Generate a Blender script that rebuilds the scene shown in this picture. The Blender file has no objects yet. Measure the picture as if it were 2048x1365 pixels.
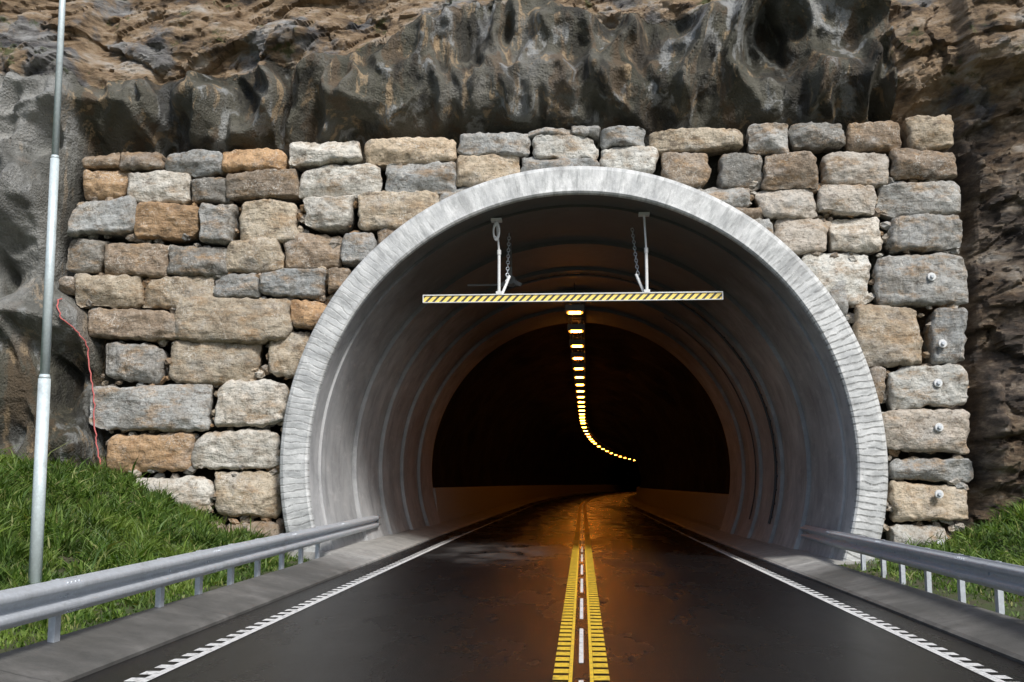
import bpy, math, random
import numpy as np
from mathutils import Vector, Euler, Matrix, noise
random.seed(7); rng=np.random.default_rng(7)
S=bpy.context.scene
S.view_settings.view_transform='Standard'; S.view_settings.look='None'; S.view_settings.exposure=0
# ---------------------------------------------------------------- camera
F=2100.0; PITCH=math.atan(286/F); YAW=math.atan(141/F*math.cos(PITCH)); EYE=1.54
cd=bpy.data.cameras.new('camera'); cam=bpy.data.objects.new('camera',cd); S.collection.objects.link(cam)
cd.sensor_width=36; cd.lens=36*F/2048; cd.clip_end=3000; cd.clip_start=0.05
cam.location=(0,0,EYE); cam.rotation_euler=(math.pi/2+PITCH,0,YAW); S.camera=cam
ROT=Euler((math.pi/2+PITCH,0,YAW)).to_matrix()
def W(u,v,Y=20.8):
    """image pixel, cast through the camera -> real (x,z) on the vertical plane y=Y"""
    d=ROT@Vector((u-1024,682.5-v,-F)); t=Y/d.y
    return d.x*t, EYE+d.z*t
# ---------------------------------------------------------------- arch fitted to image pixels
FY=20.35
xl,_=W(555,955,FY); xr,_=W(1780,955,FY); _,zt=W(1168,329,FY)
AX=(xl+xr)/2; RO=(xr-xl)/2; AZ=zt-RO; RI=RO*0.897
# ---------------------------------------------------------------- node helpers
class M:
    def __init__(s,name):
        s.m=bpy.data.materials.new(name); s.m.use_nodes=True; s.t=s.m.node_tree; s.n=s.t.nodes
        s.b=s.n['Principled BSDF']; s.tc=s.n.new('ShaderNodeTexCoord').outputs['Object']
    def link(s,v,i):
        if isinstance(v,(int,float)): i.default_value=v
        elif isinstance(v,(tuple,list)): i.default_value=tuple(v) if len(v)==len(i.default_value) else tuple(v)+(1,)
        else: s.t.links.new(v,i)
    def map(s,scale=(1,1,1),rot=(0,0,0),vec=None,loc=(0,0,0)):
        n=s.n.new('ShaderNodeMapping'); n.inputs['Scale'].default_value=scale; n.inputs['Rotation'].default_value=rot
        n.inputs['Location'].default_value=loc
        s.link(vec or s.tc,n.inputs['Vector']); return n.outputs[0]
    def noise(s,scale,detail=5,rough=.6,vec=None,dist=0.0):
        n=s.n.new('ShaderNodeTexNoise'); n.inputs['Scale'].default_value=scale; n.inputs['Detail'].default_value=detail
        n.inputs['Roughness'].default_value=rough; n.inputs['Distortion'].default_value=dist
        s.link(vec or s.tc,n.inputs['Vector']); return n.outputs['Fac']
    def voro(s,scale,vec=None,feat='F1'):
        n=s.n.new('ShaderNodeTexVoronoi'); n.feature=feat; n.inputs['Scale'].default_value=scale
        s.link(vec or s.tc,n.inputs['Vector']); return n.outputs['Distance']
    def ramp(s,f,stops):
        n=s.n.new('ShaderNodeValToRGB'); e=n.color_ramp.elements
        while len(e)<len(stops): e.new(0.5)
        for k,(p,c) in enumerate(stops):
            e[k].position=p; e[k].color=(c,c,c,1) if isinstance(c,(int,float)) else tuple(c)+(1,)
        s.link(f,n.inputs[0]); return n.outputs[0]
    def mix(s,f,a,b,mode='MIX'):
        n=s.n.new('ShaderNodeMix'); n.data_type='RGBA'; n.blend_type=mode
        s.link(f,n.inputs[0]); s.link(a,n.inputs[6]); s.link(b,n.inputs[7]); return n.outputs[2]
    def math(s,op,a,b=0.0,c=None):
        n=s.n.new('ShaderNodeMath'); n.operation=op; s.link(a,n.inputs[0]); s.link(b,n.inputs[1])
        if c is not None: s.link(c,n.inputs[2])
        return n.outputs[0]
    def bump(s,h,strength=.5,dist=.05,normal=None):
        n=s.n.new('ShaderNodeBump'); n.inputs['Strength'].default_value=strength; n.inputs['Distance'].default_value=dist
        s.link(h,n.inputs['Height'])
        if normal: s.link(normal,n.inputs['Normal'])
        return n.outputs[0]
    def attr(s,name):
        n=s.n.new('ShaderNodeAttribute'); n.attribute_name=name; return n
    def out(s,color=None,rough=None,normal=None,metal=None,spec=None):
        if color is not None: s.link(color,s.b.inputs['Base Color'])
        if rough is not None: s.link(rough,s.b.inputs['Roughness'])
        if normal is not None: s.link(normal,s.b.inputs['Normal'])
        if metal is not None: s.link(metal,s.b.inputs['Metallic'])
        if spec is not None: s.link(spec,s.b.inputs['Specular IOR Level'])
        return s.m
# ---------------------------------------------------------------- materials
def m_asphalt():
    a=M('asphalt'); 
    n1=a.noise(.9,5,.6,a.map((1,.3,1))); n2=a.noise(120,2,.7); n3=a.noise(6,5,.7)
    col=a.mix(n2,(.002,.002,.0025),(.011,.011,.012)); 
    sx=a.n.new('ShaderNodeSeparateXYZ'); a.link(a.tc,sx.inputs[0])
    gx=a.math('MULTIPLY',a.math('ADD',sx.outputs[0],2.1),.6); gy=a.math('MULTIPLY',a.math('ADD',sx.outputs[1],-24.5),.2)
    r=a.math('ADD',a.math('MULTIPLY',gx,gx),a.math('MULTIPLY',gy,gy))
    dust=a.math('MULTIPLY',a.ramp(r,[(0,1),(1,0)]),a.ramp(a.noise(1.3,5,.6,a.map((1,.6,1))),[(.38,0),(.66,1)]))
    col=a.mix(a.math('MULTIPLY',dust,.6),col,(.13,.125,.12))
    rg=a.ramp(n1,[(.3,.17),(.5,.23),(.7,.34)])
    rg2=a.math('ADD',rg,a.math('MULTIPLY',dust,.3)); rg3=a.math('ADD',rg2,a.math('MULTIPLY',n3,.05))
    h=a.math('ADD',a.noise(90,2,.8),a.math('MULTIPLY',a.voro(60),.8))
    return a.out(col,rg3,a.bump(h,.50,.010),spec=.42)
def m_paint(name,c,wear=.35):
    a=M(name); n=a.noise(14,6,.75); 
    col=a.mix(a.ramp(n,[(wear,.75),(wear+.14,0)]),c,(.05,.05,.045)); 
    col=a.mix(a.ramp(a.noise(60,2),[(.45,0),(.8,.35)]),col,(.1,.1,.08))
    return a.out(col,.5,a.bump(a.noise(90,3,.8),.3,.01))
def m_kerb():
    a=M('kerb_concrete'); n=a.noise(2.2,6,.7); w=a.noise(.7,3)
    col=a.ramp(n,[(.3,(.075,.075,.068)),(.55,(.14,.135,.125)),(.75,(.21,.205,.19))])
    col=a.mix(a.ramp(w,[(.4,0),(.6,.55)]),col,(.06,.06,.055))
    sx=a.n.new('ShaderNodeSeparateXYZ'); a.link(a.tc,sx.inputs[0])
    yy=a.math('ADD',a.math('MULTIPLY',sx.outputs[1],.02),a.math('MULTIPLY',a.noise(.8,4),.04))
    col=a.mix(a.ramp(yy,[(.38,0),(.42,.85)]),col,a.ramp(n,[(.3,(.28,.275,.26)),(.7,(.48,.47,.445))]))
    col=a.mix(a.ramp(a.noise(9,6,.75),[(.55,0),(.7,.6)]),col,(.05,.05,.045))
    jf=a.math('FRACT',a.math('MULTIPLY',sx.outputs[1],.25)); col=a.mix(a.ramp(jf,[(0,.8),(.008,0)]),col,(.03,.03,.03))
    return a.out(col,.6,a.bump(a.noise(40,5,.7),.35,.02))
def m_liner():
    a=M('tunnel_liner_concrete')
    n=a.noise(1.3,7,.65,dist=.4)
    col=a.ramp(n,[(.28,(.29,.295,.30)),(.5,(.43,.437,.44)),(.72,(.55,.55,.545))])
    sx=a.n.new('ShaderNodeSeparateXYZ'); a.link(a.tc,sx.inputs[0])
    st=a.noise(2.5,5,.7,a.map((1.2,1.2,.15)))
    col=a.mix(a.ramp(st,[(.5,0),(.72,.5)]),col,(.18,.185,.19))
    rn=a.noise(.37,1,.5,a.map((0,1,0))); col=a.mix(a.ramp(rn,[(.4,.3),(.6,0)]),col,(.2,.2,.2))
    pl=a.noise(3.5,4,.7,a.map((1,.5,1)))
    col=a.mix(a.ramp(pl,[(.56,0),(.7,.35)]),col,(.62,.62,.61))
    ceil_shade=a.ramp(a.math('ADD',a.math('MULTIPLY',sx.outputs[2],.1),a.math('MULTIPLY',a.noise(1.1,5),.16)),[(.50,0),(.69,.9)])  # ceiling shade painted into the concrete colour, stronger with height
    col=a.mix(ceil_shade,col,(.050,.050,.044))
    return a.out(col,.75,a.bump(a.noise(18,6,.7),.25,.02))
def m_ring():
    a=M('portal_ring_concrete')
    sx=a.n.new('ShaderNodeSeparateXYZ'); a.link(a.tc,sx.inputs[0])
    dx=a.math('ADD',sx.outputs[0],-AX); dz=a.math('ADD',sx.outputs[2],-AZ)
    ang=a.math('MULTIPLY',a.math('ARCTAN2',dz,dx),RO)
    rad=a.math('SQRT',a.math('ADD',a.math('MULTIPLY',dx,dx),a.math('MULTIPLY',dz,dz)))
    cb=a.n.new('ShaderNodeCombineXYZ'); a.link(ang,cb.inputs[0]); a.link(rad,cb.inputs[1]); pv=cb.outputs[0]
    saw=a.math('FRACT',a.math('ADD',a.math('MULTIPLY',ang,7.4),a.math('MULTIPLY',a.noise(2.2,2,.5,pv),1.3)))
    line=a.ramp(saw,[(0,1),(.16,.9),(.26,0),(1,0)])
    flank=a.ramp(a.math('MULTIPLY',sx.outputs[2],.1),[(.45,1),(.68,.12)])
    brk=a.ramp(a.noise(1.5,4,.7,a.map((1,4.5,1),vec=pv)),[(.36,0),(.52,1)])
    ln=a.math('MULTIPLY',a.math('MULTIPLY',line,flank),brk)
    base=a.noise(3.5,7,.7,a.map((1,.45,1),vec=pv))
    col=a.ramp(base,[(.25,(.32,.33,.335)),(.5,(.54,.55,.54)),(.7,(.74,.745,.73))])
    stain=a.noise(7,5,.7,a.map((1,.22,1),vec=pv))
    col=a.mix(a.ramp(stain,[(.5,0),(.68,.7)]),col,(.20,.21,.205))
    blot=a.noise(1.6,5,.7,a.map((1,.6,1),vec=pv,loc=(3,3,0)))
    col=a.mix(a.ramp(blot,[(.5,0),(.62,.6)]),col,(.26,.265,.26))
    col=a.mix(a.math('MULTIPLY',ln,.65),col,(.15,.15,.14))
    h=a.math('SUBTRACT',a.math('MULTIPLY',a.noise(25,6,.7),.5),a.math('MULTIPLY',ln,1.0))
    return a.out(col,.72,a.bump(h,.5,.03))
def m_stone():
    a=M('masonry_granite'); c=a.attr('Col').outputs['Color']
    big=a.noise(2.6,6,.65,dist=.5); fine=a.noise(15,8,.7); 
    col=a.mix(a.ramp(big,[(.3,.8),(.55,0)]),c,a.mix(1.0,c,(.47,.39,.30),'MULTIPLY'))
    rust=a.noise(1.7,7,.7,a.map((1,1,2),loc=(3,1,7)))
    col=a.mix(a.ramp(rust,[(.51,0),(.64,.68)]),col,(.36,.23,.115))
    gray=a.noise(1.2,7,.7,a.map((1,1,1.5),loc=(9,4,2)))
    col=a.mix(a.ramp(gray,[(.53,0),(.68,.5)]),col,(.38,.385,.37))
    vein=a.ramp(a.noise(6,4,.6,dist=1.6),[(.48,0),(.495,.7),(.505,.7),(.52,0)])
    col=a.mix(a.math('MULTIPLY',vein,a.ramp(a.noise(2.2,3),[(.5,0),(.62,1)])),col,(.76,.74,.68))
    col=a.mix(a.ramp(fine,[(.32,.75),(.46,0)]),col,(.08,.068,.05))
    col=a.mix(a.ramp(fine,[(.55,0),(.74,.5)]),col,(.70,.67,.60))
    dk=a.noise(3.0,9,.75,a.map((1,1,1.6),rot=(0,.3,0),loc=(1,1,8)))
    col=a.mix(a.ramp(dk,[(.55,0),(.64,.75)]),col,(.11,.085,.06))
    h=a.math('ADD',a.noise(6,10,.70),a.math('MULTIPLY',a.noise(3.2,6,.6,a.map((.6,.6,2.6),rot=(0,.25,0))),.7))
    return a.out(col,.82,a.bump(h,1.0,.08))
def m_cliff():
    a=M('cliff_rock'); rk=a.attr('rock').outputs['Fac']; br=a.attr('brown').outputs['Fac']; rec=a.attr('recess').outputs['Fac']; pale=a.attr('pale').outputs['Fac']
    n=a.noise(.7,9,.62); 
    sh=a.ramp(n,[(.32,(.038,.038,.025)),(.45,(.088,.084,.060)),(.58,(.145,.138,.11)),(.72,(.22,.215,.195))])
    v=a.noise(.9,8,.62,a.map((2.0,2.0,.5)))
    sh=a.mix(a.ramp(v,[(.52,0),(.59,.65)]),sh,(.14,.09,.048))
    v2=a.noise(.8,9,.62,a.map((1.6,1.6,.75),loc=(5,3,1)))
    sh=a.mix(a.ramp(v2,[(.555,0),(.60,.8)]),sh,(.38,.39,.385))
    v3=a.noise(1.6,8,.66,a.map((1.9,1.9,.36),loc=(1,8,4)))
    sh=a.mix(a.ramp(v3,[(.565,0),(.62,.75)]),sh,(.44,.32,.19))
    sh=a.mix(a.math('MULTIPLY',pale,a.ramp(n,[(.36,.35),(.5,.92)])),sh,a.ramp(a.noise(3,8,.72),[(.3,(.20,.202,.19)),(.7,(.42,.42,.40))]))
    sh=a.mix(a.math('MULTIPLY',a.ramp(a.noise(.7,8,.62,a.map((1.4,1.4,.5),loc=(2,8,9))),[(.51,0),(.58,.8)]),a.math('SUBTRACT',1.0,a.math('MULTIPLY',pale,.6))),sh,(.022,.020,.014))
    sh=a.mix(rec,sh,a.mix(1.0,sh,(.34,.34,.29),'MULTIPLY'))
    mp=a.map((.8,.8,2.2),rot=(0,math.radians(24),0))
    r=a.noise(1.2,10,.70,mp)
    ro=a.ramp(r,[(.34,(.05,.038,.028)),(.43,(.21,.145,.085)),(.52,(.42,.30,.185)),(.6,(.52,.43,.33)),(.72,(.64,.61,.56))])
    g=a.noise(.55,8,.6,a.map(loc=(4,4,4)))
    ro=a.mix(a.ramp(g,[(.50,0),(.55,.9)]),ro,a.ramp(r,[(.33,(.05,.05,.053)),(.45,(.16,.162,.165)),(.57,(.35,.355,.35)),(.7,(.58,.58,.57))]))
    ro=a.mix(a.math('MULTIPLY',br,.85),ro,a.ramp(r,[(.38,(.024,.018,.013)),(.5,(.10,.067,.042)),(.58,(.25,.185,.12)),(.70,(.48,.43,.37))]))
    moss=a.math('MULTIPLY',a.ramp(a.noise(1.4,8,.7,a.map(loc=(7,2,2))),[(.58,0),(.63,.8)]),a.math('SUBTRACT',1.0,br))
    ro=a.mix(moss,ro,(.075,.105,.025))
    edge=a.math('ADD',rk,a.math('MULTIPLY',a.math('SUBTRACT',a.noise(1.6,7,.62),.5),.9))
    f=a.ramp(edge,[(.47,0),(.52,1)])
    col=a.mix(f,sh,ro)
    hs=a.math('ADD',a.math('MULTIPLY',a.noise(6,8,.78),1.2),a.math('MULTIPLY',a.voro(20),.35))
    hr=a.math('MULTIPLY',a.noise(2.2,11,.78,mp),2.8)
    mm=a.n.new('ShaderNodeMix'); a.link(f,mm.inputs[0]); a.link(hs,mm.inputs[2]); a.link(hr,mm.inputs[3])
    rg=a.ramp(v2,[(.4,.62),(.6,.38)])
    return a.out(col,rg,a.bump(mm.outputs[0],1.0,.085))
def m_metal(name,c=(.52,.55,.58),r=.42,metal=.85):
    a=M(name); n=a.noise(9,5,.6); s=a.voro(28)
    col=a.mix(n,tuple(x*.75 for x in c),c); col=a.mix(a.ramp(s,[(.2,.25),(.6,0)]),col,tuple(min(1,x*1.25) for x in c))
    col=a.mix(a.ramp(a.noise(2.5,6,.75),[(.56,0),(.72,.4)]),col,(.16,.15,.13))
    return a.out(col,a.ramp(n,[(.3,r-.08),(.7,r+.12)]),a.bump(a.noise(30,3),.08,.01),metal)
def m_plain(name,c,r=.6,metal=0.0):
    a=M(name); n=a.noise(12,5,.65); return a.out(a.mix(n,tuple(x*.7 for x in c),tuple(min(1,x*1.2) for x in c)),r,a.bump(a.noise(40,3),.15,.01),metal)
def m_hazard():
    a=M('hazard_stripes'); sx=a.n.new('ShaderNodeSeparateXYZ'); a.link(a.tc,sx.inputs[0])
    d=a.math('FRACT',a.math('MULTIPLY',a.math('ADD',sx.outputs[0],a.math('MULTIPLY',sx.outputs[2],-1.0)),1/.148))
    f=a.math('GREATER_THAN',d,.40)
    col=a.mix(f,(.05,.05,.05),(.92,.70,.17)); col=a.mix(a.ramp(a.noise(20,5),[(.5,0),(.75,.2)]),col,(.25,.24,.2))
    return a.out(col,.45)
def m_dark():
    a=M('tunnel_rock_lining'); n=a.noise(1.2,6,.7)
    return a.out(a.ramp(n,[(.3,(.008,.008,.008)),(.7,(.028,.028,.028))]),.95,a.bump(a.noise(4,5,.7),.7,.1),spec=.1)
def m_ground():
    a=M('ground_soil_grass'); n=a.noise(.9,7,.7); n2=a.noise(14,6,.75)
    col=a.mix(a.ramp(n,[(.35,0),(.62,1)]),(.055,.09,.018),(.08,.062,.04)); col=a.mix(a.ramp(n2,[(.5,0),(.8,.7)]),col,(.10,.14,.035))
    col=a.mix(a.ramp(a.noise(45,4,.8),[(.55,0),(.8,.5)]),col,(.16,.15,.13))
    return a.out(col,.9,a.bump(n2,.8,.06))
def m_grass(name='grass_blades'):
    a=M(name); g=a.n.new('ShaderNodeNewGeometry').outputs['Random Per Island']
    col=a.ramp(g,[(0,(.045,.10,.012)),(.5,(.095,.175,.022)),(.85,(.16,.25,.038)),(1,(.34,.32,.13))])
    col=a.mix(a.ramp(a.noise(1.6,5,.7),[(.4,.65),(.56,0)]),col,(.03,.058,.012))
    col=a.mix(a.ramp(a.noise(.9,4,.6,a.map(loc=(3,3,3))),[(.52,0),(.64,.6)]),col,(.19,.27,.04))
    m=a.out(col,.6)
    tr=a.n.new('ShaderNodeBsdfTranslucent'); a.link(a.mix(1.0,col,(1.2,1.3,.5),'MULTIPLY'),tr.inputs[0])
    ms=a.n.new('ShaderNodeMixShader'); ms.inputs[0].default_value=.3
    o=a.n['Material Output']; a.t.links.new(a.b.outputs[0],ms.inputs[1]); a.t.links.new(tr.outputs[0],ms.inputs[2]); a.t.links.new(ms.outputs[0],o.inputs[0])
    return m
def m_lamp():
    a=M('sodium_lamp_glass'); a.out((.9,.6,.3),.3); a.b.inputs['Emission Color'].default_value=(1,.29,.025,1); a.b.inputs['Emission Strength'].default_value=95
    return a.m
ASPH=m_asphalt(); WHITE=m_paint('white_road_paint',(.75,.75,.73)); YEL=m_paint('yellow_road_paint',(.78,.52,.035)); KERB=m_kerb()
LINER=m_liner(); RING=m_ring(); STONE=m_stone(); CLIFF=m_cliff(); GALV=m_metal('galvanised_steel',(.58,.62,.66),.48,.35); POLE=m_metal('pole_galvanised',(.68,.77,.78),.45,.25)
HAZ=m_hazard(); DARK=m_dark(); GROUND=m_ground(); GRASS=m_grass(); LAMP=m_lamp()
HOUS=m_plain('lamp_housing',(.20,.21,.22),.5,.2); CABLE=m_plain('black_cable',(.05,.055,.06),.5); WPAINT=m_plain('white_painted_steel',(.72,.73,.72),.45,.1)
PINK=m_plain('pink_cord',(.55,.14,.13),.7); BARR=m_plain('barrier_concrete',(.46,.45,.43),.75); BLACK=m_plain('black_steel',(.02,.02,.022),.5)
# ---------------------------------------------------------------- mesh builder
def obj(name,verts,faces,mats,fm=None,smooth=False,parent=None):
    me=bpy.data.meshes.new(name); me.from_pydata(verts,[],faces)
    for m in (mats if isinstance(mats,(list,tuple)) else [mats]): me.materials.append(m)
    if fm is not None: me.polygons.foreach_set('material_index',fm)
    if smooth: me.polygons.foreach_set('use_smooth',[True]*len(me.polygons))
    me.update(); o=bpy.data.objects.new(name,me); S.collection.objects.link(o)
    if parent: o.parent=parent
    return o
def empty(name,loc=(0,0,0)):
    e=bpy.data.objects.new(name,None); S.collection.objects.link(e); return e
class MB:
    def __init__(s): s.v=[]; s.f=[]; s.m=[]
    def box(s,c,size,R=None,mi=0,bev=0.0):
        b=len(s.v); hx,hy,hz=[q/2 for q in size]; R=R or Matrix.Identity(3)
        if bev<=0:
            for z in(-1,1):
                for p in((-1,-1),(1,-1),(1,1),(-1,1)): s.v.append(tuple(Vector(c)+R@Vector((p[0]*hx,p[1]*hy,z*hz))))
            for f in((3,2,1,0),(4,5,6,7),(0,1,5,4),(1,2,6,5),(2,3,7,6),(3,0,4,7)): s.f.append(tuple(b+i for i in f)); s.m.append(mi)
        else:
            ring=[(-hx+bev,-hy),(hx-bev,-hy),(hx,-hy+bev),(hx,hy-bev),(hx-bev,hy),(-hx+bev,hy),(-hx,hy-bev),(-hx,-hy+bev)]
            for z in(-hz,hz):
                for p in ring: s.v.append(tuple(Vector(c)+R@Vector((p[0],p[1],z))))
            s.f.append(tuple(b+i for i in reversed(range(8)))); s.f.append(tuple(b+8+i for i in range(8))); s.m+= [mi,mi]
            for i in range(8): j=(i+1)%8; s.f.append((b+i,b+j,b+8+j,b+8+i)); s.m.append(mi)
    def cyl(s,p0,p1,r0,r1=None,n=14,mi=0,caps=True):
        r1=r0 if r1 is None else r1; p0=Vector(p0);p1=Vector(p1); q=(p1-p0).normalized().to_track_quat('Z','Y').to_matrix(); b=len(s.v)
        for p,r in((p0,r0),(p1,r1)):
            for i in range(n): a=2*math.pi*i/n; s.v.append(tuple(p+q@Vector((r*math.cos(a),r*math.sin(a),0))))
        for i in range(n): j=(i+1)%n; s.f.append((b+i,b+j,b+n+j,b+n+i)); s.m.append(mi)
        if caps: s.f.append(tuple(b+i for i in reversed(range(n)))); s.f.append(tuple(b+n+i for i in range(n))); s.m+=[mi,mi]
    def torus(s,c,R,r,M3,sy=1.0,n=16,k=6,mi=0):
        b=len(s.v)
        for i in range(n):
            a=2*math.pi*i/n
            for j in range(k):
                t=2*math.pi*j/k; p=Vector(((R+r*math.cos(t))*math.cos(a),(R+r*math.cos(t))*math.sin(a)*sy,r*math.sin(t)))
                s.v.append(tuple(Vector(c)+M3@p))
        for i in range(n):
            for j in range(k):
                s.f.append((b+i*k+j,b+((i+1)%n)*k+j,b+((i+1)%n)*k+(j+1)%k,b+i*k+(j+1)%k)); s.m.append(mi)
    def make(s,name,mats,parent=None,smooth=False): return obj(name,s.v,s.f,mats,s.m,smooth,parent)
# ---------------------------------------------------------------- road alignment
def cx(y): return (y-70)**2/2000 if y>70 else 0.0
def bank(lx,y): return -.022*min(1,max(0,(y-8)/22))*max(-7,min(7,lx))
def P(lx,y,z=0): return (cx(y)+lx,y,z+bank(lx,y))
def ylist(a,b): 
    r=[];y=a
    while y<b: r.append(y); y+=1.0 if y<70 else 3.0
    r.append(b); return r
def extrude(name,prof,y0,y1,mat,parent=None,closed=False):
    ys=ylist(y0,y1); v=[];f=[];n=len(prof)
    for y in ys: v+= [P(px,y,pz) for px,pz in prof]
    for i in range(len(ys)-1):
        for j in range(n if closed else n-1):
            k=(j+1)%n; f.append((i*n+j,i*n+k,(i+1)*n+k,(i+1)*n+j))
    if closed: f.append(tuple(range(n))); f.append(tuple((len(ys)-1)*n+j for j in reversed(range(n))))
    return obj(name,v,f,mat,parent=parent)
def hseg(a,b,n): return [(a+(b-a)*i/n,0) for i in range(n+1)]
KL=-4.02; KR=3.78
extrude('road',hseg(KL-.2,KR+.2,8),-40,262,ASPH)
def kerb(side):
    k=abs(KL) if side<0 else KR
    p=[(k,-.05),(k,.03),(k+.05,.055),(k+.30,.10),(k+.55,.16),(k+.72,.17),(k+.78,.15),(k+.80,-.1)]
    return [(side*a,b) for a,b in p]
for sd in(-1,1):
    extrude('kerb',kerb(sd),-40,20.3,KERB)
    k=abs(KL) if sd<0 else KR
    extrude('kerb',[(sd*k,-.05),(sd*k,.03),(sd*(k+.05),.06),(sd*(k+.30),.105),(sd*(k+.55),.165),(sd*(k+.9),.175),(sd*(k+1.9),.18),(sd*(k+1.9),-.2)],20.3,262,KERB,closed=True)
# markings
def strip(v,f,x0,x1,y0,y1,z):
    ys=ylist(y0,y1)
    for i in range(len(ys)-1):
        b=len(v); v+= [P(x0,ys[i],z),P(x1,ys[i],z),P(x1,ys[i+1],z),P(x0,ys[i+1],z)]; f.append((b,b+1,b+2,b+3))
v=[];f=[]
strip(v,f,-3.50,-3.42,-40,262,.005); strip(v,f,3.22,3.30,-40,262,.005)
y=-10
while y<30:
    strip(v,f,-3.61,-3.502,y,y+.16,.005); strip(v,f,3.302,3.41,y,y+.16,.005); y+=.3
y=-20.6
while y<262:
    strip(v,f,-.045,-.005,y,y+2.2,.005); y+=3.0
obj('white_road_marking',v,f,WHITE)
v=[];f=[]
strip(v,f,-.125,-.095,-40,262,.005); strip(v,f,.045,.075,-40,262,.005)
y=-10
while y<34:
    strip(v,f,-.252,-.127,y,y+.2,.005); strip(v,f,.077,.202,y,y+.2,.005); y+=.3
strip(v,f,-.252,-.127,34.2,262,.005); strip(v,f,.077,.202,34.2,262,.005)
obj('yellow_road_marking',v,f,YEL)
# ---------------------------------------------------------------- tunnel portal (liner + ring)
portal=empty('tunnel_portal')
def revolve(prof,n=160,a0=-24,a1=204,wob=0.0):
    v=[];f=[];m=len(prof)
    for i in range(n+1):
        a=math.radians(a0+(a1-a0)*i/n)
        for (y,r) in prof:
            rr=r+wob*noise.noise(Vector((math.cos(a)*3,y*3,math.sin(a)*3)))
            v.append((AX+rr*math.cos(a),y,AZ+rr*math.sin(a)))
    for i in range(n):
        for j in range(m-1): f.append((i*m+j,i*m+j+1,(i+1)*m+j+1,(i+1)*m+j))
    return v,f
v,f=revolve([(21.6,RO),(20.9,RO),(20.46,RO),(20.40,RO-.03),(20.35,RO-.10),(20.31,RI+.10),(20.30,RI+.05),(20.33,RI+.012),(20.42,RI)],wob=.012)
ringo=obj('ring_face',v,f,RING,parent=portal)
prof=[(20.42,RI)]; r=RI; y=21.15
prof+=[(y,r),(y,r+.07),(y+.06,r+.07)]
y0=y+.06; ends=[24.2,26.9,29.6,32.2,34.8]
prof+=[(y0,r-.04)]
r-=.04
for e in ends:
    prof+=[(e-.05,r),(e-.05,r+.06),(e,r+.06)]
    if e!=ends[-1]:
        r-=.085; prof+=[(e,r)]
prof+=[(ends[-1],RI+.8)]
v,f=revolve(prof,wob=.01)
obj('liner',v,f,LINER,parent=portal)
# rough inner tunnel
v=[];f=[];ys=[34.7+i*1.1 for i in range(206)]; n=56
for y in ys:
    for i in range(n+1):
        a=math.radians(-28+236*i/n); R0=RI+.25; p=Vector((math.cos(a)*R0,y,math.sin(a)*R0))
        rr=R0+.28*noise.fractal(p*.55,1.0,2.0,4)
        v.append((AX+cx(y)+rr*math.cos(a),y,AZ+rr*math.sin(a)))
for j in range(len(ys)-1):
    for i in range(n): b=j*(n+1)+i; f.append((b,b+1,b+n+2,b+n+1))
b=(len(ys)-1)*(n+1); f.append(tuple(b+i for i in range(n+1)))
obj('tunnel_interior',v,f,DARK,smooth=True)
for sd in(-1,1):
    xo=4.75 if sd<0 else 4.72
    extrude('concrete_barrier',[(sd*xo,.14),(sd*(xo+.02),.35),(sd*(xo+.12),1.26),(sd*(xo+.15),1.30),(sd*(xo+.36),1.30),(sd*(xo+.38),.12)],34.9,262,BARR,closed=True)
# ---------------------------------------------------------------- tunnel lights
mb=MB()
mb.box((0,0,.09),(.56,.40,.15),bev=.03); mb.box((0,0,-.0),(.52,.36,.04),mi=0)
mb.box((0,-.10,-.054),(.33,.045,.066),mi=1); mb.box((0,.0,-.05),(.46,.12,.06)); mb.box((-.235,0,-.045),(.012,.34,.07)); mb.box((.235,0,-.045),(.012,.34,.07))
mb.cyl((-.15,0,.16),(-.15,0,.42),.012); mb.cyl((.15,0,.16),(.15,0,.42),.012)
lm=None; LZ=6.33; y=29.1; i=0
while y<222:
    if lm is None: o=mb.make('tunnel_light',[HOUS,LAMP]); lm=o.data
    else: o=bpy.data.objects.new('tunnel_light',lm); S.collection.objects.link(o)
    o.location=(cx(y)-.17*max(0,1-(y-29)/40),y,LZ); y+=3.6 if y<80 else (6.0 if y<120 else 10.0); i+=1
mb=MB()
ys=[28.6+i*.6 for i in range(322)]
for y in ys:
    x=cx(y)-.17*max(0,1-(max(29,y)-29)/40)
    mb.box((x,y,LZ+.44),(.5,.05,.02))
for s_ in(-.25,.25):
    for a_,b_ in zip(ys[:-1],ys[1:]):
        xa=cx(a_)-.17*max(0,1-(max(29,a_)-29)/40); xb=cx(b_)-.17*max(0,1-(max(29,b_)-29)/40)
        mb.cyl((xa+s_,a_,LZ+.46),(xb+s_,b_,LZ+.46),.03,n=4,caps=False)
for k in range(0,322,5):
    y=ys[k]; x=cx(y)-.17*max(0,1-(max(29,y)-29)/40)
    mb.cyl((x,y,LZ+.45),(x,y,LZ+1.1),.012,n=6)
mb.make('cable_tray',[BLACK])
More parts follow.
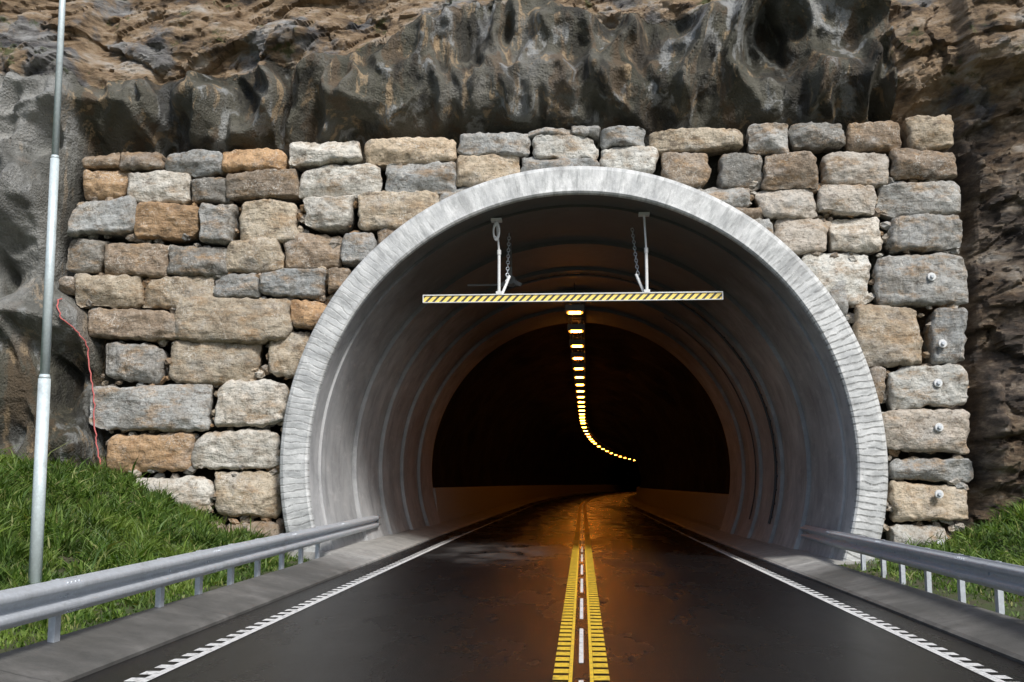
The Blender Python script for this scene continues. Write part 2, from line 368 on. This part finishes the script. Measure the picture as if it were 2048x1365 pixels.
# ---------------------------------------------------------------- height gauge bar
HY=21.1
x0,zb=W(847,598,HY); x1,_=W(1445,597,HY)
g=empty('height_limit_bar')
mb=MB(); mb.box(((x0+x1)/2,HY,zb-.012),(x1-x0,.05,.13)); o=mb.make('striped_board',[HAZ],g)
mb=MB(); mb.box(((x0+x1)/2,HY,zb+.064),(x1-x0+.02,.09,.022)); mb.box(((x0+x1)/2,HY,zb-.085),(x1-x0+.02,.09,.015))
for xx in (x0,x1): mb.box((xx,HY,zb-.01),(.02,.085,.14))
mb.make('frame_rails',[WPAINT],g)
mb=MB()
for u0,u1,v0 in((993,998,440),(1288,1294,430)):
    xt,_=W(u0,v0,HY); xb,_=W(u1,590,HY); ztop=AZ+math.sqrt((RI-.03)**2-(xt-AX)**2)
    mb.cyl((xb,HY,zb+.07),(xb,HY,zb+1.0),.032); mb.cyl((xb,HY,zb+.95),(xt,HY,ztop),.022); mb.cyl((xb,HY,zb+.9),(xb,HY,zb+1.0),.042)
    mb.box((xt,HY,ztop-.03),(.22,.2,.05)); mb.box((xb,HY,zb+.10),(.12,.1,.06))
    sg=1 if u0<1100 else -1
    mb.cyl((xb+.05*sg,HY+.1,zb+.08),(xb+.2*sg,HY+.25,zb+.5),.03)
    top=Vector((xt+.2*sg,HY+.9,ztop-.1)); bot=Vector((xb+.15*sg,HY+.2,zb+.35)); d=top-bot; nl=int(d.length/.085)
    q=d.normalized().to_track_quat('Y','Z').to_matrix()
    for k in range(nl):
        c=bot+d*(k+.5)/nl; R=q@Matrix.Rotation(math.pi/2*(k%2),3,'Y'); mb.torus(c,.030,.009,R,1.7,12,5,1)
xo,zo=W(993,462,HY-.05); 
mb.torus((xo,HY-.08,zo-.02),.06,.02,Matrix.Rotation(math.pi/2,3,'X'),2.6,20,7)
mb.make('hangers',[WPAINT,GALV],g)
mb=MB(); xa,za=W(935,571,23.5); xb,_=W(1040,571,23.5); xc,zc=W(1022,562,23.5)
mb.cyl((xa,23.5,za),(xb,23.5,za),.022); zt2=AZ+math.sqrt(RI**2-(xc-AX)**2); mb.cyl((xc,23.5,za),(xc,23.5,zt2),.018)
mb.cyl((xc,23.35,zc),(xc,23.6,zc),.10,.13,16)
for k in range(3):
    R=Matrix.Rotation(k*2.094+.5,3,'Y'); mb.box(Vector((xc,23.33,zc))+R@Vector((.15,0,0)),(.26,.012,.08),R)
mb.make('wind_sensor',[HOUS])
# ---------------------------------------------------------------- cables on liner
def tube(name,pts,r,mat):
    c=bpy.data.curves.new(name,'CURVE'); c.dimensions='3D'; c.bevel_depth=r; c.bevel_resolution=2
    s=c.splines.new('POLY'); s.points.add(len(pts)-1)
    for p,q in zip(s.points,pts): p.co=(*q,1)
    c.materials.append(mat); o=bpy.data.objects.new(name,c); S.collection.objects.link(o); return o
def arcpts(y,r,a0,a1,n=60): return [(AX+r*math.cos(math.radians(a0+(a1-a0)*i/n)),y,AZ+r*math.sin(math.radians(a0+(a1-a0)*i/n))) for i in range(n+1)]
tube('conduit',arcpts(27.3,RI-.26,-17,118),.034,CABLE)
mb=MB()
for k in range(34):
    a=math.radians(-15+k*4); p=(AX+(RI-.25)*math.cos(a),27.3,AZ+(RI-.25)*math.sin(a)); mb.box(p,(.06,.09,.05),Matrix.Rotation(-a,3,'Y'))
mb.make('conduit_clips',[CABLE])
tube('conduit',arcpts(30.0,RI-.33,-17,60),.02,CABLE)
# ---------------------------------------------------------------- stone wall
TONE={'g':(.38,.385,.37),'t':(.54,.45,.33),'o':(.46,.30,.165),'b':(.32,.25,.18),'w':(.61,.59,.53),'p':(.56,.505,.43),'d':(.25,.24,.215)}
ST="""165 308 238 334 b|240 305 325 337 b|329 303 444 352 g|446 302 570 342 o|573 287 722 328 w|728 278 915 329 t|917 271 1060 314 g|1062 275 1195 321 w
1058 262 1140 275 g|1142 256 1200 273 g|1200 256 1292 293 g|1294 255 1490 300 t|1492 248 1576 307 g|1579 243 1692 297 d|1695 245 1815 303 b|1812 235 1912 302 t
163 336 252 397 o|248 345 376 404 w|378 357 458 403 d|456 342 594 400 b|595 332 765 393 w|768 328 912 387 g|914 316 1042 372 t|1040 320 1200 350 g|1197 294 1318 344 w|1325 305 1426 372 b
1430 310 1526 376 d|1527 305 1639 376 b|1642 306 1780 372 p|1783 301 1912 360 b
145 400 272 475 g|272 407 398 482 o|397 407 470 485 g|477 402 596 482 t|607 394 706 464 w|707 380 882 458 t|880 372 960 430 g|1370 374 1500 415 g|1430 415 1530 440 b|1512 376 1634 434 p|1635 372 1757 431 p|1760 362 1928 428 g
127 477 208 545 d|209 482 335 550 b|331 494 455 550 d|447 480 566 545 t|566 463 684 538 b|685 465 755 532 g|755 455 830 500 b|1547 435 1663 506 p|1657 433 1772 504 w|1774 431 1938 507 g|1480 440 1550 500 g
120 553 158 590 b|147 552 285 617 t|286 553 426 616 t|426 545 519 600 g|521 538 650 596 g|652 533 705 586 b|1600 508 1742 612 w|1735 508 1938 612 g
180 618 362 683 b|352 594 578 683 t|580 600 655 662 o|1700 614 1853 732 t|1856 615 1937 730 g|1655 560 1700 640 g
204 683 326 767 g|334 675 520 771 t|540 663 625 755 t|1735 735 1768 805 b|1771 731 1942 818 w
180 771 420 862 g|429 761 572 850 w|1760 821 1944 912 p
203 866 380 948 o|384 854 560 938 w|1778 916 1952 965 g
225 952 421 1036 w|427 944 560 1042 t|1780 967 1940 1045 t
330 1040 440 1110 b|440 1045 565 1120 b|1772 1049 1900 1110 w|1770 1110 1850 1180 b|1850 1108 1920 1180 g"""
GROOVE={(1774,431):5,(1735,508):8,(204,683):6,(1856,615):3}
SV=[];SF=[];SC=[]
def stone(x0,z0,x1,z1,tone,Y=20.8,grooves=0,seed=0):
    rr=random.Random(seed); w=x1-x0; h=z1-z0; ccx=(x0+x1)/2; ccz=(z0+z1)/2
    j=lambda s: rr.uniform(-s,s)
    jx=min(w,h)*.16; jz=min(w,h)*.14
    U=lambda s: rr.uniform(-.3,1)*s if rr.random()<.75 else 0
    q=[(x0+U(jx),z0+U(jz)),(x1-U(jx),z0+U(jz)),(x1-U(jx),z1-U(jz)),(x0+U(jx),z1-U(jz))]
    nx=max(9,min(50,int(w/.030))); nz=max(7,min(34,int(h/.030)))
    planes=[]
    nd=rr.randint(4,7); a0=rr.uniform(0,6.28)
    for k in range(nd):
        a=a0+k*6.283/nd+j(.5); planes.append((math.cos(a),math.sin(a),rr.uniform(.15,.30),rr.uniform(.05,.23)))
    planes.append((math.cos(a0),math.sin(a0),.15+j(.04),rr.uniform(.0,.08)))
    off=Vector((seed*3.7,seed*1.3,0)); dy=j(.08)
    pws=[rr.choice([4.5,7,12,20]) for _ in range(4)]; tn=TONE[tone]; br=rr.uniform(.78,1.18); wr=j(.03); col=(tn[0]*br*(1+wr),tn[1]*br,tn[2]*br*(1-wr))
    idx=[[0]*(nz+1) for _ in range(nx+1)]
    for i in range(nx+1):
        for k in range(nz+1):
            u=-1+2*i/nx; v_=-1+2*k/nz
            u=math.sin(u*math.pi/2)*.6+u*.4; v_=math.sin(v_*math.pi/2)*.6+v_*.4
            m_=max(abs(u),abs(v_)); pw=pws[(0 if u<0 else 1)+(0 if v_<0 else 2)]
            if m_>1e-6: s_=m_/((abs(u)**pw+abs(v_)**pw)**(1/pw))
            else: s_=1
            uu=u*(1-(1-s_)*m_**3); vv=v_*(1-(1-s_)*m_**3)
            a=(uu+1)/2; b=(vv+1)/2
            X=(q[0][0]*(1-a)+q[1][0]*a)*(1-b)+(q[3][0]*(1-a)+q[2][0]*a)*b
            Z=(q[0][1]*(1-a)+q[1][1]*a)*(1-b)+(q[3][1]*(1-a)+q[2][1]*a)*b
            p=Vector((X,Z,0))*1.0+off
            n1=noise.noise(p*2.3); n2=noise.noise(p*6.0); n3=noise.noise(p*16)
            d=min(c-(cx_*uu+cz_*vv)*s2 for cx_,cz_,c,s2 in planes)
            d=min(d,.21)+.035*n1+.032*n2+.020*n3
            e=m_**20; d=d*(1-e)-.04*e
            if grooves:
                gp=(uu+1)/2*(grooves+0.3); fr=abs((gp%1)-.5); 
                if fr<.13 and vv>-.75+.5*math.sin(int(gp)*2.1) : d-= .035*(1-fr/.13)
            wob=m_**2
            X+=wob*(.06*noise.noise(p*2.3+Vector((9,9,0)))+.045*n2+.018*n3); Z+=wob*(.055*noise.noise(p*2.1+Vector((2,5,0)))+.04*noise.noise(p*7+Vector((4,4,4)))+.016*n3)
            rad=math.hypot(X-AX,Z-AZ)
            if rad<RO-.12:
                sc=(RO-.12)/max(rad,.01); X=AX+(X-AX)*sc; Z=AZ+(Z-AZ)*sc; d=min(d,.05)
            idx[i][k]=len(SV); SV.append((X,Y+dy-d,Z)); SC.append(col)
    for i in range(nx):
        for k in range(nz): SF.append((idx[i][k],idx[i+1][k],idx[i+1][k+1],idx[i][k+1]))
    per=[idx[i][0] for i in range(nx+1)]+[idx[nx][k] for k in range(1,nz+1)]+[idx[i][nz] for i in range(nx-1,-1,-1)]+[idx[0][k] for k in range(nz-1,0,-1)]
    bb=len(SV)
    for p_ in per:
        x,y_,z=SV[p_]; SV.append((ccx+(x-ccx)*.9,Y+.55,ccz+(z-ccz)*.9)); SC.append(tuple(c*.6 for c in col))
    L=len(per)
    for i in range(L): k=(i+1)%L; SF.append((per[k],per[i],bb+i,bb+k))
k=0
for s in ST.replace('\n','|').split('|'):
    a=s.split(); u0,v0,u1,v1=map(float,a[:4])
    X0,Z1=W(u0,v0); X1,Z0=W(u1,v1); gcount=GROOVE.get((int(u0),int(v0)),0); k+=1
    stone(X0-.018,Z0-.018,X1+.018,Z1+.018,a[4],grooves=gcount,seed=k)
LZs=[];LXs=[]
for u,v_ in((400,1120),(225,955),(203,900),(180,810),(204,690),(180,625),(120,560),(145,400),(163,300)): x,z=W(u,v_); LXs.append(x); LZs.append(z)
RZs=[];RXs=[]
for u,v_ in((1905,1180),(1945,1000),(1942,900),(1938,430),(1915,235)): x,z=W(u,v_); RXs.append(x); RZs.append(z)
TXs=[];TZs=[]
for u,v_ in((150,310),(570,300),(730,282),(1060,266),(1300,255),(1580,246),(1920,236)): x,z=W(u,v_); TXs.append(x); TZs.append(z)
XL=lambda z: float(np.interp(z,LZs,LXs)); XR=lambda z: float(np.interp(z,RZs,RXs)); ZT=lambda x: float(np.interp(x,TXs,TZs))
tones=list(TONE.values())
ico=[Vector(p).normalized() for p in [(0,0,1),(0,0,-1),(1,0,0),(-1,0,0),(0,1,0),(0,-1,0),(1,1,1),(1,1,-1),(1,-1,1),(1,-1,-1),(-1,1,1),(-1,1,-1),(-1,-1,1),(-1,-1,-1)]]
cf=[]
for a,b,c in((2,4,0),(4,3,0),(3,5,0),(5,2,0),(4,2,1),(3,4,1),(5,3,1),(2,5,1)):
    sm=ico[a]+ico[b]+ico[c]; kk=min(range(6,14),key=lambda t:(ico[t]-sm.normalized()).length)
    cf+=[(a,b,kk),(b,c,kk),(c,a,kk)]
for _ in range(2600):
    x=random.uniform(min(LXs)+.1,max(RXs)-.1); z=random.uniform(-.2,7.6)
    if not(XL(z)+.1<x<XR(z)-.1) or z>ZT(x)-.12: continue
    if math.hypot(x-AX,z-AZ)<RO+.02: continue
    s_=random.choice([.06,.07,.09,.11,.13]); sx_=s_*random.uniform(.8,1.7); sz_=s_*random.uniform(.6,1.1); b=len(SV)
    R=Euler((random.uniform(-.5,.5),random.uniform(-.6,.6),random.uniform(-.6,.6))).to_matrix(); tn=random.choice(tones); br=random.uniform(.6,1.1)
    yy=random.uniform(20.84,21.02)
    for p in ico:
        q=R@Vector((p.x*sx_*random.uniform(.8,1.1),p.y*s_,p.z*sz_*random.uniform(.8,1.1))); SV.append((x+q.x,yy+q.y,z+q.z)); SC.append(tuple(c*br for c in tn))
    SF+= [(b+i,b+j,b+k_) for i,j,k_ in cf]
wall=obj('stone_wall',SV,SF,STONE,smooth=False)
ca=wall.data.color_attributes.new('Col','FLOAT_COLOR','POINT'); ca.data.foreach_set('color',np.array([(*c,1) for c in SC],dtype=np.float32).ravel())
sm_=np.zeros(len(wall.data.polygons),dtype=bool); 
for i,pz in enumerate(SF): sm_[i]=len(pz)==4
wall.data.polygons.foreach_set('use_smooth',sm_)
mb=MB()
for u,v_ in((1865,553),(1887,687),(1878,766),(1880,855),(1880,989),(1883,1088)):
    x,z=W(u,v_,20.55); mb.cyl((x,20.72,z),(x,20.53,z),.03,n=10); mb.cyl((x,20.60,z),(x,20.575,z),.085,.075,20,1); mb.cyl((x,20.575,z),(x,20.55,z),.045,.04,6,0)
    mb.cyl((x,20.85,z),(x,20.60,z),.02,n=8)
mb.make('rock_bolt_plates',[GALV,WPAINT])
# ---------------------------------------------------------------- cliff
def spaced(a,b,step,outA,outB):
    m=list(np.arange(a,b,step)); L=[];s=step;x=a
    while x>outA: s*=1.12; x-=s; L.append(x)
    Rr=[];s=step;x=m[-1]
    while x<outB: s*=1.12; x+=s; Rr.append(x)
    return L[::-1]+m+Rr
xs=spaced(-12.6,10.2,.042,-70,70); zs=spaced(-.6,12.4,.042,-2,45)
sat=lambda t: max(0.,min(1.,t)); sm=lambda t:(lambda q:q*q*(3-2*q))(sat(t))
BL=[]
for u,v_,rx,rz,am in((70,380,.5,1.2,.8),(20,470,.6,.9,.5),(130,130,.8,.6,.5),(10,640,.4,.6,.4),(1840,120,.5,1.2,.5),(2000,130,.8,1.3,.4),(1985,840,.18,1.4,.35),(560,60,1.6,.5,.4)):
    x,z=W(u,v_); BL.append((x,z,rx,rz,am))
rockline_x=[];rockline_z=[]
for u,v_ in((-600,230),(0,220),(190,190),(400,160),(700,130),(820,60),(1050,-10),(1180,35),(1420,25),(1500,-70),(1750,-30),(1860,100),(1900,400),(1915,3000)):
    x,z=W(u,v_,21.6); rockline_x.append(x); rockline_z.append(z)
def facet(pr,gain):
    d,pts=noise.voronoi(pr); c=pts[0]; g=noise.cell_vector(c*7.31+Vector((3.1,1.7,9.2)))
    df=pr-c; e=min(1.0,(d[1]-d[0])*5.0)
    return (g.z-.5)*(.35+.65*e)+gain*((g.x-.5)*df.x+(g.y-.5)*df.z)-.10*(1-e), d
V=[];FC=[];RK=[];BN=[];RC=[];PL=[]
for x in xs:
    for z in zs:
        l=XL(z)-x; r=x-XR(z); t=z-ZT(x); o=max(l,r,t)
        y=21.40
        if t>0: y+= .12 - .5*sm(t/1.1) + .38*max(0,t-1.3)
        if l>0: y-= .5*sm(l/.3)+ .28*min(l,4)+.1*min(max(l-4,0),20)
        if r>0: y-= .45*sm(r/.25)+ .30*min(r,5)+.1*min(max(r-5,0),20)
        A=sm(o/.35) if o>0 else 0
        rz=np.interp(x,rockline_x,rockline_z); rk=1/(1+math.exp(-max(-20,min(20,(z-rz)*3.0)))); 
        if r>-.05: rk=max(rk,.9)
        p=Vector((x,0,z)); rec=1
        if A>0 :
            w1=noise.noise(p*.5); w2=noise.noise(p*1.3+Vector((5,0,2)))
            n_a=noise.noise(Vector((x*.85+w1*.8+w2*.3,3,z*.42))); fold=1-abs(n_a)*3.4
            n_b=noise.noise(Vector((x*1.8+w1+w2*.5,7,z*.8))); fold2=1-abs(n_b)*2.6
            n_c=noise.noise(Vector((x*3.9+w2*.8,9,z*2.0)))
            nn=noise.noise(Vector((x*.5,1,z*.6)))
            dsh=.50*fold+.26*fold2+.15*n_c+.5*nn+.05*noise.noise(p*8)
            ca_,sa_=math.cos(.42),math.sin(.42); a_=x*ca_+z*sa_; b_=-x*sa_+z*ca_
            f1,d1=facet(Vector((a_*.45+w2*.2,0,b_*.95+w1*.4)),1.2)
            f2,d2=facet(Vector((a_*1.2,5,b_*2.4+w2*.3)),.9)
            f3,d3=facet(Vector((a_*3.0,9,b_*6.0)),.8)
            drk=.55*f1+.30*f2+.13*f3+.35*nn+.035*noise.noise(p*9)
            k_=sm((rk-.3)/.4); dd=dsh*(1-k_)+drk*k_
            for bx,bz,rx,rzz,am in BL:
                e=((x-bx)/rx)**2+((z-bz)/rzz)**2
                if e<6: dd+=am*math.exp(-e)
            y-=A*dd
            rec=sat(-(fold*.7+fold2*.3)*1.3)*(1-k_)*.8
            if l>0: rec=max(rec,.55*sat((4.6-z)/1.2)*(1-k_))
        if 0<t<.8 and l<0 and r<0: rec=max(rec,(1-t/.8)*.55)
        V.append((x,y,z)); RK.append(rk); BN.append(sat((x-XR(z)+.6)/.5)*(1-.85*sm((z-8.2)/1.2))); RC.append(rec); PL.append(sat((XL(z)-x)/.3)*sm((z-3.8)/1.6))
nz=len(zs)
for i in range(len(xs)-1):
    for k in range(nz-1):
        mx=(xs[i]+xs[i+1])/2-AX; mz=(zs[k]+zs[k+1])/2-AZ
        if math.hypot(mx,mz)<RO-.25 or (abs(mx)<RI+.25 and mz<0): continue
        FC.append((i*nz+k,(i+1)*nz+k,(i+1)*nz+k+1,i*nz+k+1))
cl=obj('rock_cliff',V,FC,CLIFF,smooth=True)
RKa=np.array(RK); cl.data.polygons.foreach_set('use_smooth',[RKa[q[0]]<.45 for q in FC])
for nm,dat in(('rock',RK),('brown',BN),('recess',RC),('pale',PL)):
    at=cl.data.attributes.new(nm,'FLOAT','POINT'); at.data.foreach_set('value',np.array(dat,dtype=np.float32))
CY=np.array([q[1] for q in V]).reshape(len(xs),nz); XS=np.array(xs); ZS=np.array(zs)
def cliff_y(x,z):
    i=int(np.clip(np.searchsorted(XS,x),1,len(XS)-1)); k_=int(np.clip(np.searchsorted(ZS,z),1,nz-1)); return CY[i-1:i+1,k_-1:k_+1].min()
pts=[]
ctrl=[(128,600),(140,640),(165,680),(170,740),(178,800),(180,860),(186,905),(196,950)]
for i in range(60):
    s_=i/59*(len(ctrl)-1); a=min(int(s_),len(ctrl)-2); ff=s_-a
    x,z=W(ctrl[a][0]*(1-ff)+ctrl[a+1][0]*ff,ctrl[a][1]*(1-ff)+ctrl[a+1][1]*ff,20.5); x+=random.uniform(-.02,.02)
    pts.append((x,min(cliff_y(x,z),20.75)-.03,z))
tube('pink_cord',pts,.014,PINK)
# ---------------------------------------------------------------- ground
def hL(d): return np.interp(d,[4.7,4.85,5.6,6.6,8.9,11,16,40,400],[-.09,.05,.08,.38,1.45,1.9,2.5,4,4])
def hR(d): return np.interp(d,[4.4,4.6,5.4,6.85,8.2,11,16,40,400],[-.09,.05,.08,.34,.95,1.7,2.4,4,4])
def H(x,y):
    fy=np.clip(.22+.78*(y-6)/11,.22,1.0); h=np.where(x<0,hL(-x),hR(x))
    h=np.where(h>.08,.08+(h-.08)*fy,h)
    h=np.where(y>23,-.1,h); return h
def Hn(x,y): 
    h=float(H(np.array(x),np.array(y)))
    if h>.03: h+=.09*noise.noise(Vector((x*1.1,y*1.1,0)))*min(1,h*2)
    return h
gx=sorted(set(list(spaced(-13,-4.2,.22,-600,-4.3))+list(np.arange(-4.2,4.3,.7))+list(spaced(4.3,12,.22,4.2,600))))
gy=spaced(0,23.5,.3,-600,600)
V=[];FC=[]
for x in gx:
    for y in gy: V.append((x,y,(Hn(x,y) if abs(x)>4.3 else -.1) if y>-42 else -.1+max(0,min(1,(-y-42)/60))*max(0,25+8*noise.noise(Vector((x*.012,y*.012,0))))))  # hill behind the camera is added, unseen, to block low sky light
ny=len(gy)
for i in range(len(gx)-1):
    for k in range(ny-1): FC.append((i*ny+k,(i+1)*ny+k,(i+1)*ny+k+1,i*ny+k+1))
obj('ground',V,FC,GROUND,smooth=True)
# ---------------------------------------------------------------- grass
def grass(name,n,xr,yr,side):
    x=rng.uniform(*xr,n); y=rng.uniform(*yr,n)
    cl_=np.array([noise.noise(Vector((a*1.1,b*1.1,3))) for a,b in zip(x,y)]); c2=np.array([noise.noise(Vector((a*3.2,b*3.2,9))) for a,b in zip(x,y)])
    d=np.abs(x); edge=np.clip((d-4.9)/1.3,0,1); keep=rng.uniform(0,1,n)<(.22+.78*edge)*np.clip(.65+c2*1.9+cl_*.8,.04,1)
    far=np.ones(n,bool)
    for i in range(n):
        z=float(H(np.array(x[i]),np.array(y[i])))
        if y[i]>19.0 and y[i]>cliff_y(x[i],z+.1)+.05: far[i]=False
        if y[i]>20.3 and abs(x[i]-AX)<RO+.05: far[i]=False
    keep&=far; x=x[keep];y=y[keep];cl_=cl_[keep];c2=c2[keep];edge=edge[keep];m=len(x)
    z=np.array([Hn(a,b) for a,b in zip(x,y)])-.01
    hh=(.045+.10*edge)*(1+1.2*cl_+1.5*c2)*rng.uniform(.4,1.4,m); hh=np.clip(hh,.025,.4)
    tall=rng.uniform(0,1,m)<.02; hh=np.where(tall,hh*2.0,hh)
    broad=rng.uniform(0,1,m)<.10*(1+3*np.clip(cl_,0,1))
    an=rng.uniform(0,6.283,m); ln=rng.uniform(.1,1.1,m)*hh; ln=np.where(broad,hh*1.2,ln); hh=np.where(broad,hh*.7,hh); dxn=np.cos(an);dyn=np.sin(an)
    w=rng.uniform(.004,.012,m)*(1+edge*.4); w=np.where(broad,w*2.6,w); fa=rng.uniform(0,6.283,m); wx=np.cos(fa)*w; wy=np.sin(fa)*w
    v=np.empty((m,5,3)); 
    v[:,0]=np.stack([x-wx*.6,y-wy*.6,z],1); v[:,1]=np.stack([x+wx*.6,y+wy*.6,z],1)
    mx=x+dxn*ln*.4; my=y+dyn*ln*.4; mz=z+hh*.65
    v[:,2]=np.stack([mx+wx,my+wy,mz],1); v[:,3]=np.stack([mx-wx,my-wy,mz],1)
    v[:,4]=np.stack([x+dxn*ln,y+dyn*ln,z+hh],1)
    me=bpy.data.meshes.new(name); b=np.arange(m)*5
    me.vertices.add(m*5); me.vertices.foreach_set('co',v.ravel())
    loops=np.stack([b,b+1,b+2,b+3,b+3,b+2,b+4],1).ravel(); me.loops.add(m*7); me.loops.foreach_set('vertex_index',loops)
    st=np.stack([np.arange(m)*7,np.arange(m)*7+4],1).ravel(); me.polygons.add(m*2); me.polygons.foreach_set('loop_start',st)
    me.materials.append(GRASS); me.update(calc_edges=True); me.validate()
    o=bpy.data.objects.new(name,me); S.collection.objects.link(o); return o
grass('grass',210000,(-13,-4.9),(6.5,20.9),-1)
grass('grass',70000,(4.65,11),(8,21),1)
# leafy weeds standing in the verges : stems with broad leaves, one mesh
wv=[];wf=[]
for _ in range(220):
    sd=1 if random.random()<.5 else -1
    x=sd*random.uniform(6.0,9.5 if sd>0 else 11.0); y=random.uniform(14,20.3)
    z=Hn(x,y)
    if y>cliff_y(x,z+.3)-.15: continue
    hgt=random.uniform(.15,.42)
    for k in range(random.randint(7,14)):
        t=random.uniform(.2,1); a=random.uniform(0,6.283); L=random.uniform(.07,.15); wd=L*.3
        c=Vector((x+random.uniform(-.09,.09),y+random.uniform(-.09,.09),z+hgt*t)); dr=Vector((math.cos(a),math.sin(a),random.uniform(-.3,.5))).normalized(); sdv=dr.cross(Vector((0,0,1))).normalized()*wd
        b=len(wv); wv+=[tuple(c),tuple(c+dr*L*.5+sdv),tuple(c+dr*L+Vector((0,0,-.02))),tuple(c+dr*L*.5-sdv)]; wf.append((b,b+1,b+2,b+3))
        b=len(wv); wv+=[(x-.004,y,z),(x+.004,y,z),tuple(c+Vector((.003,0,0))),tuple(c-Vector((.003,0,0)))]; wf.append((b,b+1,b+2,b+3))
obj('weeds',wv,wf,GRASS)
# ---------------------------------------------------------------- guard rails
PR=[(-.155,.0),(-.140,.004),(-.118,.055),(-.105,.078),(-.09,.083),(-.07,.083),(-.055,.078),(-.038,.03),(-.022,.006),(0,.0),
    (.022,.006),(.038,.03),(.055,.078),(.07,.083),(.09,.083),(.105,.078),(.118,.055),(.140,.004),(.155,.0)]
def rail(sd,path,posts):
    g=empty('guard_rail')
    ys=np.arange(path[0][0],path[-1][0]+.01,.4); v=[];f=[];n=len(PR)
    X=lambda y: float(np.interp(y,[p[0] for p in path],[p[1] for p in path]))
    for k,y in enumerate(ys):
        x=X(y); zc=.56+bank(x,y)
        for z,d in PR: v.append((x-sd*d,y,zc+z))
    m=len(ys)
    for i in range(m-1):
        for j in range(n-1): f.append((i*n+j,i*n+j+1,(i+1)*n+j+1,(i+1)*n+j))
    o=obj('beam',v,f,GALV,smooth=True,parent=g); md=o.modifiers.new('s','SOLIDIFY'); md.thickness=.005
    mb=MB()
    ye=ys[-1]; xe=X(ye)
    for k in range(7):
        a0=k*math.pi/7; a1=(k+1)*math.pi/7; 
        p=lambda a:(xe+sd*(.045-.045*math.cos(a))-sd*.04,ye+.10*math.sin(a))
        (xa,ya),(xb,yb)=p(a0),p(a1); c=((xa+xb)/2,(ya+yb)/2,.56+bank(xe,ye)); L=math.hypot(xb-xa,yb-ya)+.004
        mb.box(c,(L,.006,.30),Matrix.Rotation(math.atan2(yb-ya,xb-xa),3,'Z'))
    for yy in np.arange(path[0][0]+1.2,path[-1][0],4.0):
        for dy in(-.11,-.04,.04,.11):
            for z in(-.12,.0,.12):
                x=X(yy+dy)-sd*(.004 if z==0 else .06); zc=.56+bank(x,yy)+z
                mb.cyl((x,yy+dy,zc),(x-sd*.012,yy+dy,zc),.012,.009,8)
        v0=len(mb.v)
        for (z,d) in PR:
            for s_ in(-.17,.17): mb.v.append((X(yy)-sd*(d+.007),yy+s_,.56+bank(X(yy),yy)+z))
        for j in range(n-1): mb.f.append((v0+2*j,v0+2*j+1,v0+2*j+3,v0+2*j+2)); mb.m.append(0)
    for yy in posts:
        x=X(yy)+sd*.06; zb_=-.1; zt_=.70+bank(x,yy); h=zt_-zb_; zc=(zt_+zb_)/2
        mb.box((x,yy,zc),(.005,.10,h)); mb.box((x+sd*.03,yy-.05,zc),(.06,.005,h)); mb.box((x+sd*.03,yy+.05,zc),(.06,.005,h))
        mb.box((x+sd*.058,yy-.04,zc),(.005,.02,h)); mb.box((x+sd*.058,yy+.04,zc),(.005,.02,h))
        mb.box((x-sd*.03,yy,.56+bank(x,yy)),(.06,.07,.12)); mb.cyl((x-sd*.06,yy,.56+bank(x,yy)),(x-sd*.085,yy,.56+bank(x,yy)),.018,.014,8)
    mb.make('posts_and_bolts',[GALV],g)
rail(-1,[(-20,-4.42),(9,-4.55),(18,-4.80),(25.8,-5.0)],[-15,-11,-7,-3,0,2.6,5.2,7.0,9.2,11.7,13.0,14.3,15.6,17.0,18.3,19.6])
rail(1,[(-20,4.42),(10,4.50),(18,4.72),(25.8,4.98)],[-15,-11,-7,-3,0,2.6,5.2,7.0,8.5,9.8,11.1,12.4,13.7,15.1,16.4,17.5,18.9])
# ---------------------------------------------------------------- lamp post
PY=12.0; xb_,_=W(70,1165,PY); xt_,zt_=W(125,0,PY)
mb=MB()
def px_at(z): return xb_+(xt_-xb_)*(z-.3)/(zt_-.3)
_,z1=W(85,758,PY); _,z2=W(107,318,PY)
zg=Hn(xb_,PY)
mb.cyl((px_at(0),PY,zg-.2),(px_at(z1),PY,z1),.074,.070,24); mb.cyl((px_at(z1),PY,z1),(px_at(z1+.05),PY,z1+.05),.070,.056,24)
mb.cyl((px_at(z1),PY,z1+.05),(px_at(z2),PY,z2),.055,.052,24); mb.cyl((px_at(z2),PY,z2),(px_at(z2+.04),PY,z2+.04),.052,.042,24)
mb.cyl((px_at(z2),PY,z2+.04),(px_at(9.4),PY,9.4),.041,.036,24)
mb.box((px_at(zg),PY,zg+.03),(.3,.3,.03)); 
mb.cyl((px_at(9.4),PY,9.38),(px_at(9.4)+1.5,PY,9.9),.034,.03,16); mb.box((px_at(9.4)+1.75,PY,9.95),(.65,.28,.13),Matrix.Rotation(-.2,3,'Y'),bev=.06)
lp=mb.make('lamp_post',[POLE])
lp.data.polygons.foreach_set('use_smooth',[len(p.vertices)==4 for p in lp.data.polygons])
# ---------------------------------------------------------------- light
w=bpy.data.worlds.new('World'); S.world=w; w.use_nodes=True; nt=w.node_tree
sky=nt.nodes.new('ShaderNodeTexSky'); sky.sky_type='NISHITA'; sky.sun_disc=False
EL=math.radians(43); d=Vector((.5,-.87,0)).normalized(); 
sky.sun_elevation=EL; sky.sun_rotation=math.atan2(d.x,d.y)%(2*math.pi); sky.dust_density=2.0
nt.links.new(sky.outputs[0],nt.nodes['Background'].inputs[0]); nt.nodes['Background'].inputs[1].default_value=.15
sl=bpy.data.lights.new('sun','SUN'); sl.energy=3.8; sl.angle=math.radians(11); sl.color=(1,.975,.94)
so=bpy.data.objects.new('sun',sl); S.collection.objects.link(so)
sd=Vector((d.x*math.cos(EL),d.y*math.cos(EL),math.sin(EL))); so.rotation_euler=sd.to_track_quat('Z','Y').to_euler(); so.location=sd*40
